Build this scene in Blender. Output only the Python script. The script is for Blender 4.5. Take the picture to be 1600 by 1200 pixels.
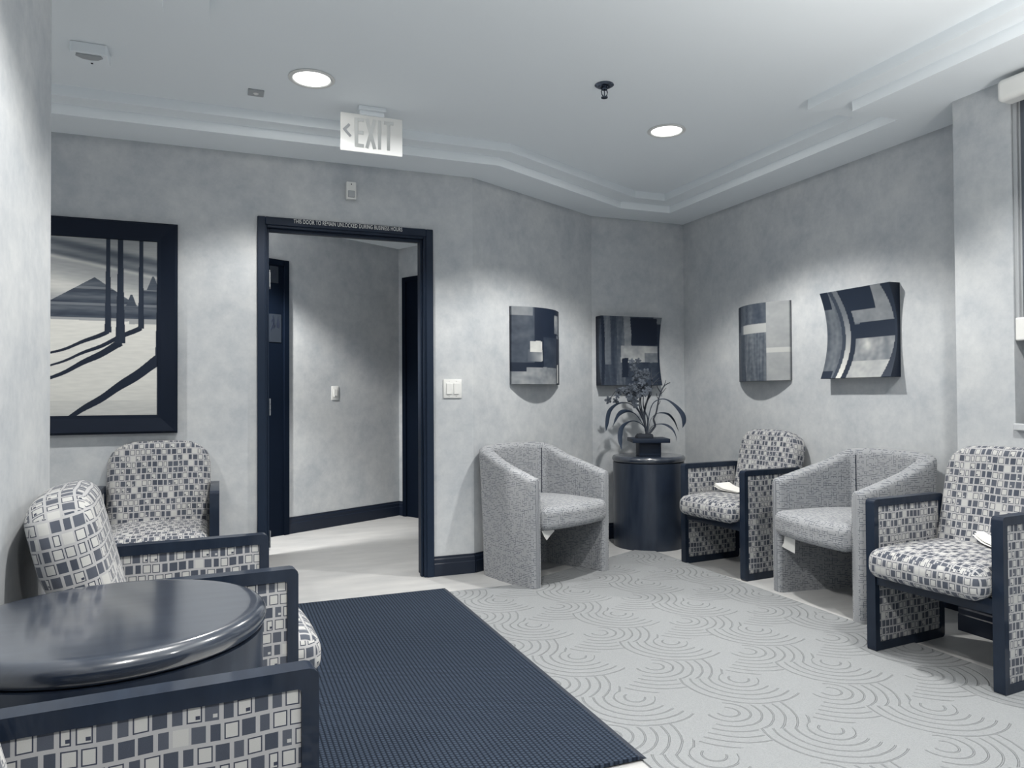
import bpy, bmesh, math, random
from mathutils import Vector, Matrix, noise
PI = math.pi
sc = bpy.context.scene
for o in list(bpy.data.objects): bpy.data.objects.remove(o)
COL = sc.collection
random.seed(7)

# ------------------------------------------------------------------ camera
CAM_H = 1.085
yaw, pitch, roll = math.radians(21.65), math.radians(0.92), math.radians(0.33)
F = Vector((math.sin(yaw)*math.cos(pitch), math.cos(yaw)*math.cos(pitch), math.sin(pitch)))
R0 = Vector((math.cos(yaw), -math.sin(yaw), 0)); U0 = R0.cross(F)
RR = R0*math.cos(roll) - U0*math.sin(roll); UU = RR.cross(F)
cd = bpy.data.cameras.new('camera'); cam = bpy.data.objects.new('camera', cd); COL.objects.link(cam)
cd.sensor_width = 36; cd.sensor_fit = 'HORIZONTAL'; cd.lens = 36*1151/1600; cd.clip_start = .02
cam.matrix_world = Matrix(((RR.x, UU.x, -F.x, 0), (RR.y, UU.y, -F.y, 0), (RR.z, UU.z, -F.z, CAM_H), (0, 0, 0, 1)))
sc.camera = cam

# ------------------------------------------------------------------ world and exposure
w = bpy.data.worlds.new('world'); sc.world = w; w.use_nodes = True
w.node_tree.nodes['Background'].inputs[0].default_value = (.10, .14, .22, 1)
w.node_tree.nodes['Background'].inputs[1].default_value = .3
sc.view_settings.view_transform = 'Standard'; sc.view_settings.look = 'None'
sc.view_settings.gamma = 1; sc.view_settings.use_curve_mapping = False
sc.view_settings.exposure = 0.64
SPOT = 60.0          # watts of each recessed ceiling lamp
LAMP_COL = (1.0, .966, .91)

# ------------------------------------------------------------------ bookkeeping
def link(o, parent=None):
    COL.objects.link(o)
    if parent: o.parent = parent
    return o
def obj(name, bm, mat, parent=None, smooth=None, uv=True):
    me = bpy.data.meshes.new(name)
    bmesh.ops.recalc_face_normals(bm, faces=bm.faces[:])
    if uv: boxuv(bm)
    bm.to_mesh(me); bm.free()
    for m in (mat if isinstance(mat, (list, tuple)) else [mat]): me.materials.append(m)
    if smooth is not None:
        for p in me.polygons: p.use_smooth = True
        me.set_sharp_from_angle(angle=math.radians(smooth))
    return link(bpy.data.objects.new(name, me), parent)
def tag(o, label, cat, group=None):
    o['label'] = label; o['category'] = cat
    if group: o['group'] = group
    return o
def thing(name, label, cat, loc=(0, 0, 0), rz=0, group=None):
    o = link(bpy.data.objects.new(name, None)); o.location = loc; o.rotation_euler = (0, 0, rz)
    o.empty_display_size = .1
    return tag(o, label, cat, group)
def struct(name, bm, mat, parent=None, smooth=None):
    o = obj(name, bm, mat, parent, smooth)
    if not parent: o['kind'] = 'structure'
    return o
def dup(root, loc, rz, label, group=None):
    r = root.copy(); COL.objects.link(r); r.location = loc; r.rotation_euler = (0, 0, rz); r['label'] = label
    if group: r['group'] = group
    for ch in list(root.children):
        c = ch.copy(); COL.objects.link(c); c.parent = r
        for g in list(ch.children):
            d = g.copy(); COL.objects.link(d); d.parent = c
    return r
def boxuv(bm):
    L = bm.loops.layers.uv.verify()
    for f in bm.faces:
        n = f.normal; a = (abs(n.x), abs(n.y), abs(n.z)); k = a.index(max(a))
        for l in f.loops:
            c = l.vert.co
            l[L].uv = (c.y + 3.3, c.z) if k == 0 else ((c.x, c.z) if k == 1 else (c.x, -c.y + .02))

# ------------------------------------------------------------------ shapes
def bx(bm, x0, x1, y0, y1, z0, z1, r=0, seg=2):
    g = bmesh.ops.create_cube(bm, size=1)
    for v in g['verts']:
        v.co = Vector(((x0+x1)/2 + v.co.x*(x1-x0), (y0+y1)/2 + v.co.y*(y1-y0), (z0+z1)/2 + v.co.z*(z1-z0)))
    if r:
        es = list({e for v in g['verts'] for e in v.link_edges})
        bmesh.ops.bevel(bm, geom=es, offset=r, segments=seg, profile=.5, affect='EDGES', clamp_overlap=True)
    return bm
def B(*a, **k): return bx(bmesh.new(), *a, **k)
def xform(bm, M, verts=None): bmesh.ops.transform(bm, matrix=M, verts=verts or bm.verts[:]); return bm
def prism(bm, pts, z0, z1, axis='z', r=0, seg=2):
    """extrude a closed outline; axis y: pts are (x,z); axis x: pts are (y,z)"""
    def P(p, h):
        return (p[0], p[1], h) if axis == 'z' else ((p[0], h, p[1]) if axis == 'y' else (h, p[0], p[1]))
    a = [bm.verts.new(P(p, z0)) for p in pts]; b = [bm.verts.new(P(p, z1)) for p in pts]
    n = len(pts); fs = [bm.faces.new(a[::-1]), bm.faces.new(b)]
    for i in range(n): fs.append(bm.faces.new((a[i], a[(i+1) % n], b[(i+1) % n], b[i])))
    if r:
        es = [e for e in {e for f in fs[:2] for e in f.edges}]
        bmesh.ops.bevel(bm, geom=es, offset=r, segments=seg, profile=.5, affect='EDGES', clamp_overlap=True)
    return bm
def rrect(x0, x1, y0, y1, r, n=4):
    out = []
    for cx, cy, a0 in ((x1-r, y0+r, -PI/2), (x1-r, y1-r, 0), (x0+r, y1-r, PI/2), (x0+r, y0+r, PI)):
        for i in range(n+1):
            a = a0 + PI/2*i/n; out.append((cx + r*math.cos(a), cy + r*math.sin(a)))
    return out
def lathe(bm, prof, n=48, c=(0, 0)):
    rings = []
    for r, z in prof:
        rings.append([bm.verts.new((c[0], c[1], z))] if r < 1e-6 else
                     [bm.verts.new((c[0]+r*math.cos(2*PI*i/n), c[1]+r*math.sin(2*PI*i/n), z)) for i in range(n)])
    for A, Bq in zip(rings, rings[1:]):
        for i in range(n):
            j = (i+1) % n
            if len(A) == 1 and len(Bq) == 1: continue
            if len(A) == 1: bm.faces.new((A[0], Bq[i], Bq[j]))
            elif len(Bq) == 1: bm.faces.new((A[i], A[j], Bq[0]))
            else: bm.faces.new((A[i], A[j], Bq[j], Bq[i]))
    return bm
def tube(bm, pts, rad, n=6, cap=True):
    pts = [Vector(p) for p in pts]; R = rad if isinstance(rad, (list, tuple)) else [rad]*len(pts)
    rings = []; up = Vector((.13, .21, 1)).normalized()
    for i, p in enumerate(pts):
        t = (pts[min(i+1, len(pts)-1)] - pts[max(i-1, 0)]).normalized()
        a = t.cross(up)
        if a.length < 1e-3: a = t.cross(Vector((1, 0, 0)))
        a.normalize(); b = t.cross(a)
        rings.append([bm.verts.new(p + (a*math.cos(2*PI*k/n) + b*math.sin(2*PI*k/n))*R[i]) for k in range(n)])
    for A, Bq in zip(rings, rings[1:]):
        for k in range(n): bm.faces.new((A[k], A[(k+1) % n], Bq[(k+1) % n], Bq[k]))
    if cap: bm.faces.new(rings[0][::-1]); bm.faces.new(rings[-1])
    return bm
def rgrid(hx, hy, hz, r, f=None, m=10, k=5, bm=None):
    """rounded box with a fine skin, then bent by f(Vector)->Vector"""
    bm = bm or bmesh.new()
    def axis(h):
        s = [-h + r*(1-math.tan((1-i/k)*PI/4)) for i in range(k)]
        mid = [-(h-r) + 2*(h-r)*i/m for i in range(m+1)]
        return s + mid + [-x for x in s[::-1]]
    H = (hx, hy, hz); cache = {}
    def V(p):
        key = tuple(round(c, 6) for c in p)
        if key not in cache:
            q = Vector([max(-(H[i]-r), min(H[i]-r, p[i])) for i in range(3)]); d = Vector(p) - q
            if d.length > 1e-9: d = d.normalized()*r
            c = q + d
            cache[key] = bm.verts.new(f(c) if f else c)
        return cache[key]
    A = [axis(h) for h in H]
    for ax in range(3):
        u, v = (ax+1) % 3, (ax+2) % 3
        for s in (-1, 1):
            for i in range(len(A[u])-1):
                for j in range(len(A[v])-1):
                    q = []
                    for a, b in ((i, j), (i+1, j), (i+1, j+1), (i, j+1)):
                        p = [0, 0, 0]; p[ax] = s*H[ax]; p[u] = A[u][a]; p[v] = A[v][b]; q.append(V(p))
                    q = list(dict.fromkeys(q))
                    if len(q) > 2:
                        try: bm.faces.new(q if s > 0 else q[::-1])
                        except ValueError: pass
    return bm

# ------------------------------------------------------------------ node shorthand
class S:
    def __init__(s, nt, sock): s.nt = nt; s.k = sock
    def m(s, op, b=None, c=None):
        n = s.nt.nodes.new('ShaderNodeMath'); n.operation = op
        for i, v in enumerate((s, b, c)):
            if v is None: continue
            if isinstance(v, S): s.nt.links.new(v.k, n.inputs[i])
            else: n.inputs[i].default_value = v
        return S(s.nt, n.outputs[0])
    def __add__(s, b): return s.m('ADD', b)
    __radd__ = __add__
    def __mul__(s, b): return s.m('MULTIPLY', b)
    __rmul__ = __mul__
    def __sub__(s, b): return s.m('SUBTRACT', b)
    def __rsub__(s, b): return (s*-1) + b
    def __truediv__(s, b): return s.m('DIVIDE', b)
    def __lt__(s, b): return s.m('LESS_THAN', b)
    def __gt__(s, b): return s.m('GREATER_THAN', b)
    def floor(s): return s.m('FLOOR')
    def frac(s): return s.m('FRACT')
    def abs(s): return s.m('ABSOLUTE')
    def __or__(s, b): return s.m('MAXIMUM', b)
    def __and__(s, b): return s.m('MULTIPLY', b)
def mat(name, col=(.5, .5, .5), rough=.6, spec=.5, metal=0):
    m = bpy.data.materials.new(name); m.use_nodes = True
    b = m.node_tree.nodes['Principled BSDF']
    b.inputs['Base Color'].default_value = (*col, 1); b.inputs['Roughness'].default_value = rough
    b.inputs['Metallic'].default_value = metal; b.inputs['Specular IOR Level'].default_value = spec
    return m
def nodes(m): return m.node_tree, m.node_tree.nodes['Principled BSDF']
def coords(nt, kind='Object'):
    tc = nt.nodes.new('ShaderNodeTexCoord'); sp = nt.nodes.new('ShaderNodeSeparateXYZ')
    nt.links.new(tc.outputs[kind], sp.inputs[0])
    return tc.outputs[kind], S(nt, sp.outputs[0]), S(nt, sp.outputs[1]), S(nt, sp.outputs[2])
def comb(nt, x, y, z=0):
    n = nt.nodes.new('ShaderNodeCombineXYZ')
    for i, v in enumerate((x, y, z)):
        if isinstance(v, S): nt.links.new(v.k, n.inputs[i])
        else: n.inputs[i].default_value = v
    return n.outputs[0]
def white(nt, x, y, z=0):
    n = nt.nodes.new('ShaderNodeTexWhiteNoise'); n.noise_dimensions = '3D'
    nt.links.new(comb(nt, x, y, z), n.inputs[0]); return S(nt, n.outputs[0])
def noisen(nt, vec, scale, detail=3, rough=.55, sx=(1, 1, 1)):
    mp = nt.nodes.new('ShaderNodeMapping'); mp.inputs['Scale'].default_value = sx
    nt.links.new(vec, mp.inputs[0])
    n = nt.nodes.new('ShaderNodeTexNoise'); n.inputs['Scale'].default_value = scale
    n.inputs['Detail'].default_value = detail; n.inputs['Roughness'].default_value = rough
    nt.links.new(mp.outputs[0], n.inputs['Vector']); return S(nt, n.outputs[0])
def ramp(nt, fac, stops):
    n = nt.nodes.new('ShaderNodeValToRGB'); e = n.color_ramp.elements
    while len(e) < len(stops): e.new(.5)
    for q, (p, c) in zip(e, stops): q.position = p; q.color = (*c, 1)
    nt.links.new(fac.k, n.inputs[0]); return n.outputs[0]
def mix(nt, fac, a, b):
    n = nt.nodes.new('ShaderNodeMix'); n.data_type = 'RGBA'
    if isinstance(fac, S): nt.links.new(fac.k, n.inputs[0])
    else: n.inputs[0].default_value = fac
    for i, v in ((6, a), (7, b)):
        if isinstance(v, tuple): n.inputs[i].default_value = (*v, 1)
        else: nt.links.new(v, n.inputs[i])
    return n.outputs[2]
def bump(nt, b, h, dist, strength=1):
    n = nt.nodes.new('ShaderNodeBump'); n.inputs['Distance'].default_value = dist; n.inputs['Strength'].default_value = strength
    nt.links.new(h.k, n.inputs['Height']); nt.links.new(n.outputs[0], b.inputs['Normal']); return n

# ------------------------------------------------------------------ materials
def wall_mat(name, a, c):
    m = mat(name, a, .75, .25); nt, b = nodes(m); vec, x, y, z = coords(nt)
    n = noisen(nt, vec, 3.2, 6, .66) * .62 + noisen(nt, vec, 15, 5, .7) * .38
    nt.links.new(ramp(nt, n, [(.36, a), (.64, c)]), b.inputs['Base Color'])
    bump(nt, b, noisen(nt, vec, 60, 2), .001, .25); return m
M_wall = wall_mat('plaster_wall', (.40, .43, .465), (.56, .58, .595))
M_ceil = mat('ceiling_paint', (.82, .868, .905), .85, .2)
M_dark = mat('dark_painted_wood', (.008, .017, .036), .5, .25)
M_door = mat('dark_door', (.0022, .006, .015), .7, .1)
M_base = mat('dark_baseboard', (.007, .013, .028), .45, .4)
M_white = mat('white_plastic', (.72, .73, .72), .4, .4)
M_grey = mat('grey_plastic', (.36, .38, .40), .5, .4)
M_steel = mat('brushed_steel', (.55, .57, .6), .35, .5, 1)
M_chrome = mat('dark_chrome', (.10, .12, .16), .18, .5, 1)
M_ink = mat('black_ink', (.012, .018, .035), .5)
M_paper = mat('white_paper', (.8, .8, .78), .6, .3)
def wood_mat():
    m = mat('dark_stained_wood', (.012, .019, .034), .55, .18); nt, b = nodes(m); vec, x, y, z = coords(nt)
    n = noisen(nt, vec, 26, 4, .6, (.25, 1, .25))
    nt.links.new(ramp(nt, n, [(.3, (.005, .0115, .026)), (.7, (.012, .0215, .041))]), b.inputs['Base Color'])
    b.inputs['Coat Weight'].default_value = .45; b.inputs['Coat Roughness'].default_value = .09; b.inputs['Coat IOR'].default_value = 1.45
    return m
M_wood = wood_mat()
M_lam = mat('dark_table_laminate', (.016, .024, .042), .3, .5); 
def lam():
    nt, b = nodes(M_lam); vec, x, y, z = coords(nt)
    n = noisen(nt, vec, 14, 4, .6, (.35, 3, .3))
    nt.links.new(ramp(nt, n, [(.3, (.012, .019, .036)), (.7, (.026, .036, .056))]), b.inputs['Base Color'])
    b.inputs['Coat Weight'].default_value = .2; b.inputs['Coat Roughness'].default_value = .15
lam()
M_top = M_lam.copy(); M_top.name = 'polished_tabletop'; nt, b = nodes(M_top)
b.inputs['Coat Weight'].default_value = 1; b.inputs['Coat Roughness'].default_value = .13; b.inputs['Coat IOR'].default_value = 1.85
def block_fabric():
    m = mat('block_pattern_fabric', (.4, .4, .4), .9, .15); nt, b = nodes(m); vec, u, v, _ = coords(nt, 'UV')
    P, H = .0735, .0322
    v = v + (u*37).m('SINE')*.0012
    r = (v/H).floor(); fv = (v/H).frac(); rr = white(nt, r, 3.7)
    t0 = u/P + r*.37 + rr*.18; t = t0.frac(); cell = t0.floor()
    i1 = t > .37; i2 = t > .65
    c = i1*.325 + i2*.33 + .18; hw = i1*-.05 + i2*.04 + .15
    rnd = white(nt, cell*3 + i1 + i2, r, 1.3); rnd2 = white(nt, cell*3 + i1 + i2, r, 8.1)
    du = (t - c).abs(); dv = (fv - .5).abs()
    inb = (du < hw) & (dv < .40)
    edge = ((du > (hw - .028)) | (dv > .335)) & ((rnd2 > .12))
    light = (rnd < (1 - (i1*.70 + .08)))
    # small square notch in a corner of some boxes
    notch = ((t - c + hw*.45).abs() < .045) & ((fv - .33).abs() < .09) & (rnd2 > .80)
    lightcol = mix(nt, (edge | notch), (.47, .475, .465), (.018, .025, .05))
    darkcol = mix(nt, (notch & (rnd2 > .85)), mix(nt, rnd2, (.030, .040, .062), (.075, .086, .112)), (.45, .455, .45))
    col = mix(nt, inb, (.385, .39, .40), mix(nt, light, darkcol, lightcol))
    n = noisen(nt, vec, 900, 2)
    col2 = mix(nt, n*.25, col, (.2, .21, .24))
    nt.links.new(col2, b.inputs['Base Color']); bump(nt, b, n, .0006, .4)
    b.inputs['Sheen Weight'].default_value = .15
    return m
M_block = block_fabric()
def dash_fabric():
    m = mat('dash_weave_fabric', (.4, .4, .4), .9, .15); nt, b = nodes(m); vec, u, v, _ = coords(nt, 'UV')
    s = .0125
    def layer(off, th):
        a = u/(s*1.25) + off; c = v/(s*.78) + off*1.7
        ca, cc, fa, fc = a.floor(), c.floor(), a.frac(), c.frac()
        hz = (fc < .24) & (white(nt, ca, cc, off) > th)
        vt = (fa < .15) & (white(nt, ca, cc, off + 5) > th + .16)
        return hz | vt
    d = layer(0, .52) 
    g = noisen(nt, vec, 700, 2)
    base = mix(nt, g, (.265, .28, .305), (.355, .367, .38))
    nt.links.new(mix(nt, d*.85, base, (.045, .058, .088)), b.inputs['Base Color'])
    bump(nt, b, g, .0008, .5); b.inputs['Sheen Weight'].default_value = .15
    return m
M_dash = dash_fabric()
def carpet_mat():
    m = mat('carved_loop_carpet', (.6, .6, .6), .95, .1); nt, b = nodes(m); vec, x, y, z = coords(nt)
    P = .455
    wob = noisen(nt, vec, 14, 2)*.016 - .008
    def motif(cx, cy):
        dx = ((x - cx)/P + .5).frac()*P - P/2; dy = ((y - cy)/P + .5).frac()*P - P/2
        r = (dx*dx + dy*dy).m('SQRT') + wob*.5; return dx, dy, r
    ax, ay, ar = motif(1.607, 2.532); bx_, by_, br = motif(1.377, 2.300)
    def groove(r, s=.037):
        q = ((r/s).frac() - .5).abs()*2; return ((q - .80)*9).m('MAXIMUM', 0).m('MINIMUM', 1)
    # sector of the second motif: only where its grooves look shaded
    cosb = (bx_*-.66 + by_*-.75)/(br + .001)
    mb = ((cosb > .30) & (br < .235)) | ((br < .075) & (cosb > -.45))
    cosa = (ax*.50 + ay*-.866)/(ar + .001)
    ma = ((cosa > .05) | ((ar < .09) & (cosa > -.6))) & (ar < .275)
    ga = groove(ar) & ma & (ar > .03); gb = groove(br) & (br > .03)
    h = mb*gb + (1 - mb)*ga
    pile = noisen(nt, vec, 260, 2)
    nt.links.new(mix(nt, h*.22, mix(nt, pile, (.208, .224, .240), (.328, .342, .352)), (.12, .13, .15)), b.inputs['Base Color'])  # carved rings, with the shade in their grooves painted as darker colour
    bump(nt, b, h*-1 + pile*.35, .008, .8)
    return m
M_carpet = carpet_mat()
def floor_mat():
    m = mat('smooth_light_floor', (.6, .6, .6), .38, .4); nt, b = nodes(m); vec, x, y, z = coords(nt)
    n = noisen(nt, vec, 2.5, 5, .6, (1, 3, 1))
    nt.links.new(ramp(nt, n, [(.3, (.40, .41, .42)), (.7, (.52, .525, .525))]), b.inputs['Base Color']); return m
M_floor = floor_mat()
def rug_mat():
    m = mat('ribbed_dark_mat', (.05, .06, .08), .9, .15); nt, b = nodes(m); vec, x, y, z = coords(nt)
    s = .0155
    fx = (x/s).frac(); fy = (y/(s*.9) + (x/s).floor()*.5).frac()
    rib = ((fx - .5).abs()*2).m('POWER', 2)*-1 + 1
    knot = ((fy - .5).abs()*2).m('POWER', 3)*-1 + 1
    h = rib*knot
    nt.links.new(ramp(nt, h, [(.1, (.007, .012, .023)), (.8, (.040, .056, .085))]), b.inputs['Base Color'])
    bump(nt, b, h, .005, .8); return m
M_rug = rug_mat()
M_rubber = mat('dark_rubber_edge', (.03, .038, .055), .6, .3)

# ------------------------------------------------------------------ room plan
CZ0, CZ1, CZ2 = 2.44, 2.49, 2.54
YB = 4.32                       # wall with the door
XR, XW, YW = 3.43, 3.165, 2.405 # right wall, window wall, its corner
XL, YL = -.47, 2.55             # left wall and its end
YN = -2.0
AX, AY, BX, BY = 1.458, YB, 2.607, 4.93
TH = .12
def wallbox(name, pts, z0=0, z1=2.6): return struct(name, prism(bmesh.new(), pts, z0, z1), M_wall)
# door wall: two sides and the piece over the door, one mesh
DX0, DX1, DZ = .245, 1.138, 2.035
bm = bmesh.new()
bx(bm, -2.2, DX0-.03, YB, YB+TH, 0, 2.6); bx(bm, DX1+.03, AX, YB, YB+TH, 0, 2.6); bx(bm, DX0-.03, DX1+.03, YB, YB+TH, DZ+.03, 2.6)
struct('wall_back', bm, M_wall)
dA = Vector((BX-AX, BY-AY)).normalized(); nA = Vector((-dA.y, dA.x))
wallbox('wall_diagonal', [(AX, AY), (BX, BY), (BX+nA.x*TH, BY+nA.y*TH+.03), (AX+nA.x*TH-.02, AY+nA.y*TH)])
wallbox('wall_corner', [(BX, BY), (XR+TH, BY), (XR+TH, BY+TH), (BX-.03, BY+TH)])
wallbox('wall_right', [(XR, YW-.1), (XR+TH, YW-.1), (XR+TH, BY), (XR, BY)])
# window wall with its opening
WY0, WY1, WZ0, WZ1 = .35, 2.137, .955, 2.36
bm = bmesh.new()
bx(bm, XW, XR, WY1, YW, 0, 2.6); bx(bm, XW, XR, YN, WY0, 0, 2.6); bx(bm, XW, XR, WY0, WY1, 0, WZ0); bx(bm, XW, XR, WY0, WY1, WZ1, 2.6)
struct('wall_window', bm, M_wall)
wallbox('wall_left', [(XL, YN), (XL, YL), (-2.2, YL), (-2.2, YL-TH), (XL-TH, YL-TH), (XL-TH, YN)])
wallbox('wall_alcove', [(-2.2-TH, YL-TH), (-2.2, YL-TH), (-2.2, YB+TH), (-2.2-TH, YB+TH)])
wallbox('wall_near', [(XL-TH, YN-TH), (XR, YN-TH), (XR, YN), (XL-TH, YN)])
# floor
struct('floor', B(-2.4, 3.7, YN-.2, 7.4, -.1, 0), M_floor)
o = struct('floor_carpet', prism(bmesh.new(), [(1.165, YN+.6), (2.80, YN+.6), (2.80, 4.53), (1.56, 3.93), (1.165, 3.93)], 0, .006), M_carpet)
# ceiling tray: three levels with two risers
outer = [(XL, YN), (XL, YL), (-2.2, YL), (-2.2, YB), (AX, YB), (BX, BY), (XR, BY), (XR, YW), (XW, YW), (XW, YN)]
r1 = [(-.185, YN+.3), (-.185, 2.835), (-1.915, 2.835), (-1.915, 4.036), (1.528, 4.036), (2.70, 4.648), (3.117, 4.648), (3.117, 2.66), (2.82, 2.66), (2.82, YN+.3)]
r2 = [(-.035, YN+.42), (-.035, 2.955), (-1.8, 2.955), (-1.8, 3.925), (1.556, 3.925), (2.75, 4.526), (2.995, 4.526), (2.995, 2.82), (2.70, 2.82), (2.70, YN+.42)]
bm = bmesh.new(); n = len(outer)
def ringv(P, z): return [bm.verts.new((x, y, z)) for x, y in P]
O0, A0, A1, B1, B2 = ringv(outer, CZ0), ringv(r1, CZ0), ringv(r1, CZ1), ringv(r2, CZ1), ringv(r2, CZ2)
for P, Q in ((O0, A0), (A0, A1), (A1, B1), (B1, B2)):
    for i in range(n): bm.faces.new((P[i], P[(i+1) % n], Q[(i+1) % n], Q[i]))
bmesh.ops.triangulate(bm, faces=[bm.faces.new(B2)])
me = bpy.data.meshes.new('ceiling'); bm.to_mesh(me); bm.free(); me.materials.append(M_ceil)
o = link(bpy.data.objects.new('ceiling', me)); o['kind'] = 'structure'
# hallway behind the door
hp, hd = Vector((.5, 6.10)), Vector((.876, .482)); hn = Vector((.482, -.876))
hc = hp + hd*1.175                                   # inner corner of the hallway
def W2(p): return (p.x, p.y)
wallbox('wall_hall', [W2(hp - hd*1.3), W2(hc + hd*TH), W2(hc + hd*TH - hn*TH), W2(hp - hd*1.3 - hn*TH)])
wallbox('wall_hall_end', [W2(hc), W2(hc + hn*1.9), W2(hc + hn*1.9 + hd*TH), W2(hc + hd*TH)])
wallbox('wall_hall_left', [(-.75, YB+TH), (-.65, YB+TH), (-.65, 5.6), (-.75, 5.6)])
struct('ceiling_hall', prism(bmesh.new(), [(-.9, YB+TH), (AX-.1, YB+TH), (BX-.1, BY+TH), (3.2, BY+TH), (3.2, 7.4), (-.9, 7.4)], 2.44, 2.5), M_ceil)
def skirt(name, p, q, n, h=.118, t=.016):
    """dark baseboard from p to q, n = unit normal into the room; three ogee-like bands"""
    p, q, n = Vector(p), Vector(q), Vector(n); d = (q-p).normalized(); L = (q-p).length
    prof = [(0, 0), (t, 0), (t, h*.62), (t*.75, h*.66), (t*.75, h*.84), (t*.45, h*.90), (t*.45, h), (0, h)]
    bm = bmesh.new()
    a = [bm.verts.new((p.x+n.x*u, p.y+n.y*u, v)) for u, v in prof]; b = [bm.verts.new((q.x+n.x*u, q.y+n.y*u, v)) for u, v in prof]
    bm.faces.new(a); bm.faces.new(b[::-1])
    for i in range(len(prof)): bm.faces.new((a[i], a[(i+1) % 8], b[(i+1) % 8], b[i]))
    return struct(name, bm, M_base)
skirt('baseboard_back', (1.20, YB), (AX, YB), (0, -1)); skirt('baseboard_alcove', (-2.2, YB), (.192, YB), (0, -1))
skirt('baseboard_diagonal', (AX, AY), (BX, BY), (-nA.x, -nA.y)); skirt('baseboard_corner', (BX, BY), (XR, BY), (0, -1))
skirt('baseboard_right', (XR, BY), (XR, YW), (-1, 0)); skirt('baseboard_window', (XW, YW), (XW, YN), (-1, 0))
skirt('baseboard_left', (XL, YN), (XL, YL), (1, 0))
skirt('baseboard_hall', W2(hp), W2(hc), (hn.x, hn.y), .13); skirt('baseboard_hall_end', W2(hc), W2(hc + hn*.075), (-hd.x, -hd.y), .13)

# ------------------------------------------------------------------ entry door frame (trim), the open door leaf
bm = bmesh.new()
def stile(x0, x1, y0, y1, z0, z1): bx(bm, x0, x1, y0, y1, z0, z1, .003, 1)
C0, C1, CT = .194, 1.199, 2.092                         # outer casing
stile(C0, .236, YB-.022, YB, 0, CT); stile(1.155, C1, YB-.022, YB, 0, CT); stile(.236, 1.155, YB-.022, YB, 2.048, CT)
stile(.225, .245, YB-.012, YB+TH+.012, 0, 2.05); stile(1.140, 1.165, YB-.012, YB+TH+.012, 0, 2.05); stile(.245, 1.140, YB-.012, YB+TH+.012, 2.034, 2.055)
stile(.245, .257, YB+.012, YB+.05, 0, 2.034); stile(1.127, 1.140, YB+.012, YB+.05, 0, 2.034); stile(.257, 1.127, YB+.012, YB+.05, 2.018, 2.034)
stile(.194, .236, YB+TH, YB+TH+.02, 0, CT); stile(1.155, C1, YB+TH, YB+TH+.02, 0, CT)
trim = struct('trim_1', bm, M_dark); trim['label'] = 'dark door frame of the entry'
# lettering on the head of the frame
def text_mesh(s, h, width, depth=.001):
    cu = bpy.data.curves.new('t', 'FONT'); cu.body = s; cu.size = 1; cu.extrude = .0; cu.offset = .004; cu.space_character = 1.08; cu.align_x = 'LEFT'
    o = bpy.data.objects.new('t', cu); COL.objects.link(o); bpy.context.view_layer.update()
    me = bpy.data.meshes.new_from_object(o.evaluated_get(bpy.context.evaluated_depsgraph_get()))
    bpy.data.objects.remove(o)
    bm = bmesh.new(); bm.from_mesh(me)
    xs = [v.co.x for v in bm.verts]; ys = [v.co.y for v in bm.verts]
    x0, x1, y0, y1 = min(xs), max(xs), min(ys), max(ys)
    for v in bm.verts: v.co = Vector(((v.co.x-x0)/(x1-x0)*width, -depth, (v.co.y-y0)/(y1-y0)*h))
    return bm
bm = text_mesh('THIS DOOR TO REMAIN UNLOCKED DURING BUSINESS HOURS', .0235, .622)
bmesh.ops.translate(bm, vec=(.387, YB-.0222, 2.0655), verts=bm.verts)
lt = obj('lettering', bm, M_white, trim); lt['label'] = 'white notice lettering'
# open leaf, seen edge-on from the room
t = thing('door_leaf', 'dark entry door leaf swung fully open into the hallway, seen edge-on', 'door', (.262, YB+TH+.03, 0), math.radians(90-3.3))
obj('panel', B(0, .86, 0, .044, .01, 2.01, r=.002, seg=1), M_dark, t)
for hz in (1.71, .98, .22):
    bm = bmesh.new(); bx(bm, -.088, .0, -.0085, -.006, hz, hz+.098); 
    for k in range(3): tube(bm, [(-.004, -.006, hz+.001+k*.033), (-.004, -.006, hz+.031+k*.033)], .0065, 10)
    bx(bm, -.004, 0, -.004, .03, hz, hz+.098)
    obj('hinge', bm, M_steel, t)['label'] = 'silver hinge'
bm = bmesh.new()
bmk = bmesh.new(); tube(bmk, [(.80, .044, 1.0), (.80, .10, 1.0), (.69, .10, 1.0)], .009, 8); obj('door_handle', bmk, M_steel, t)
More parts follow.
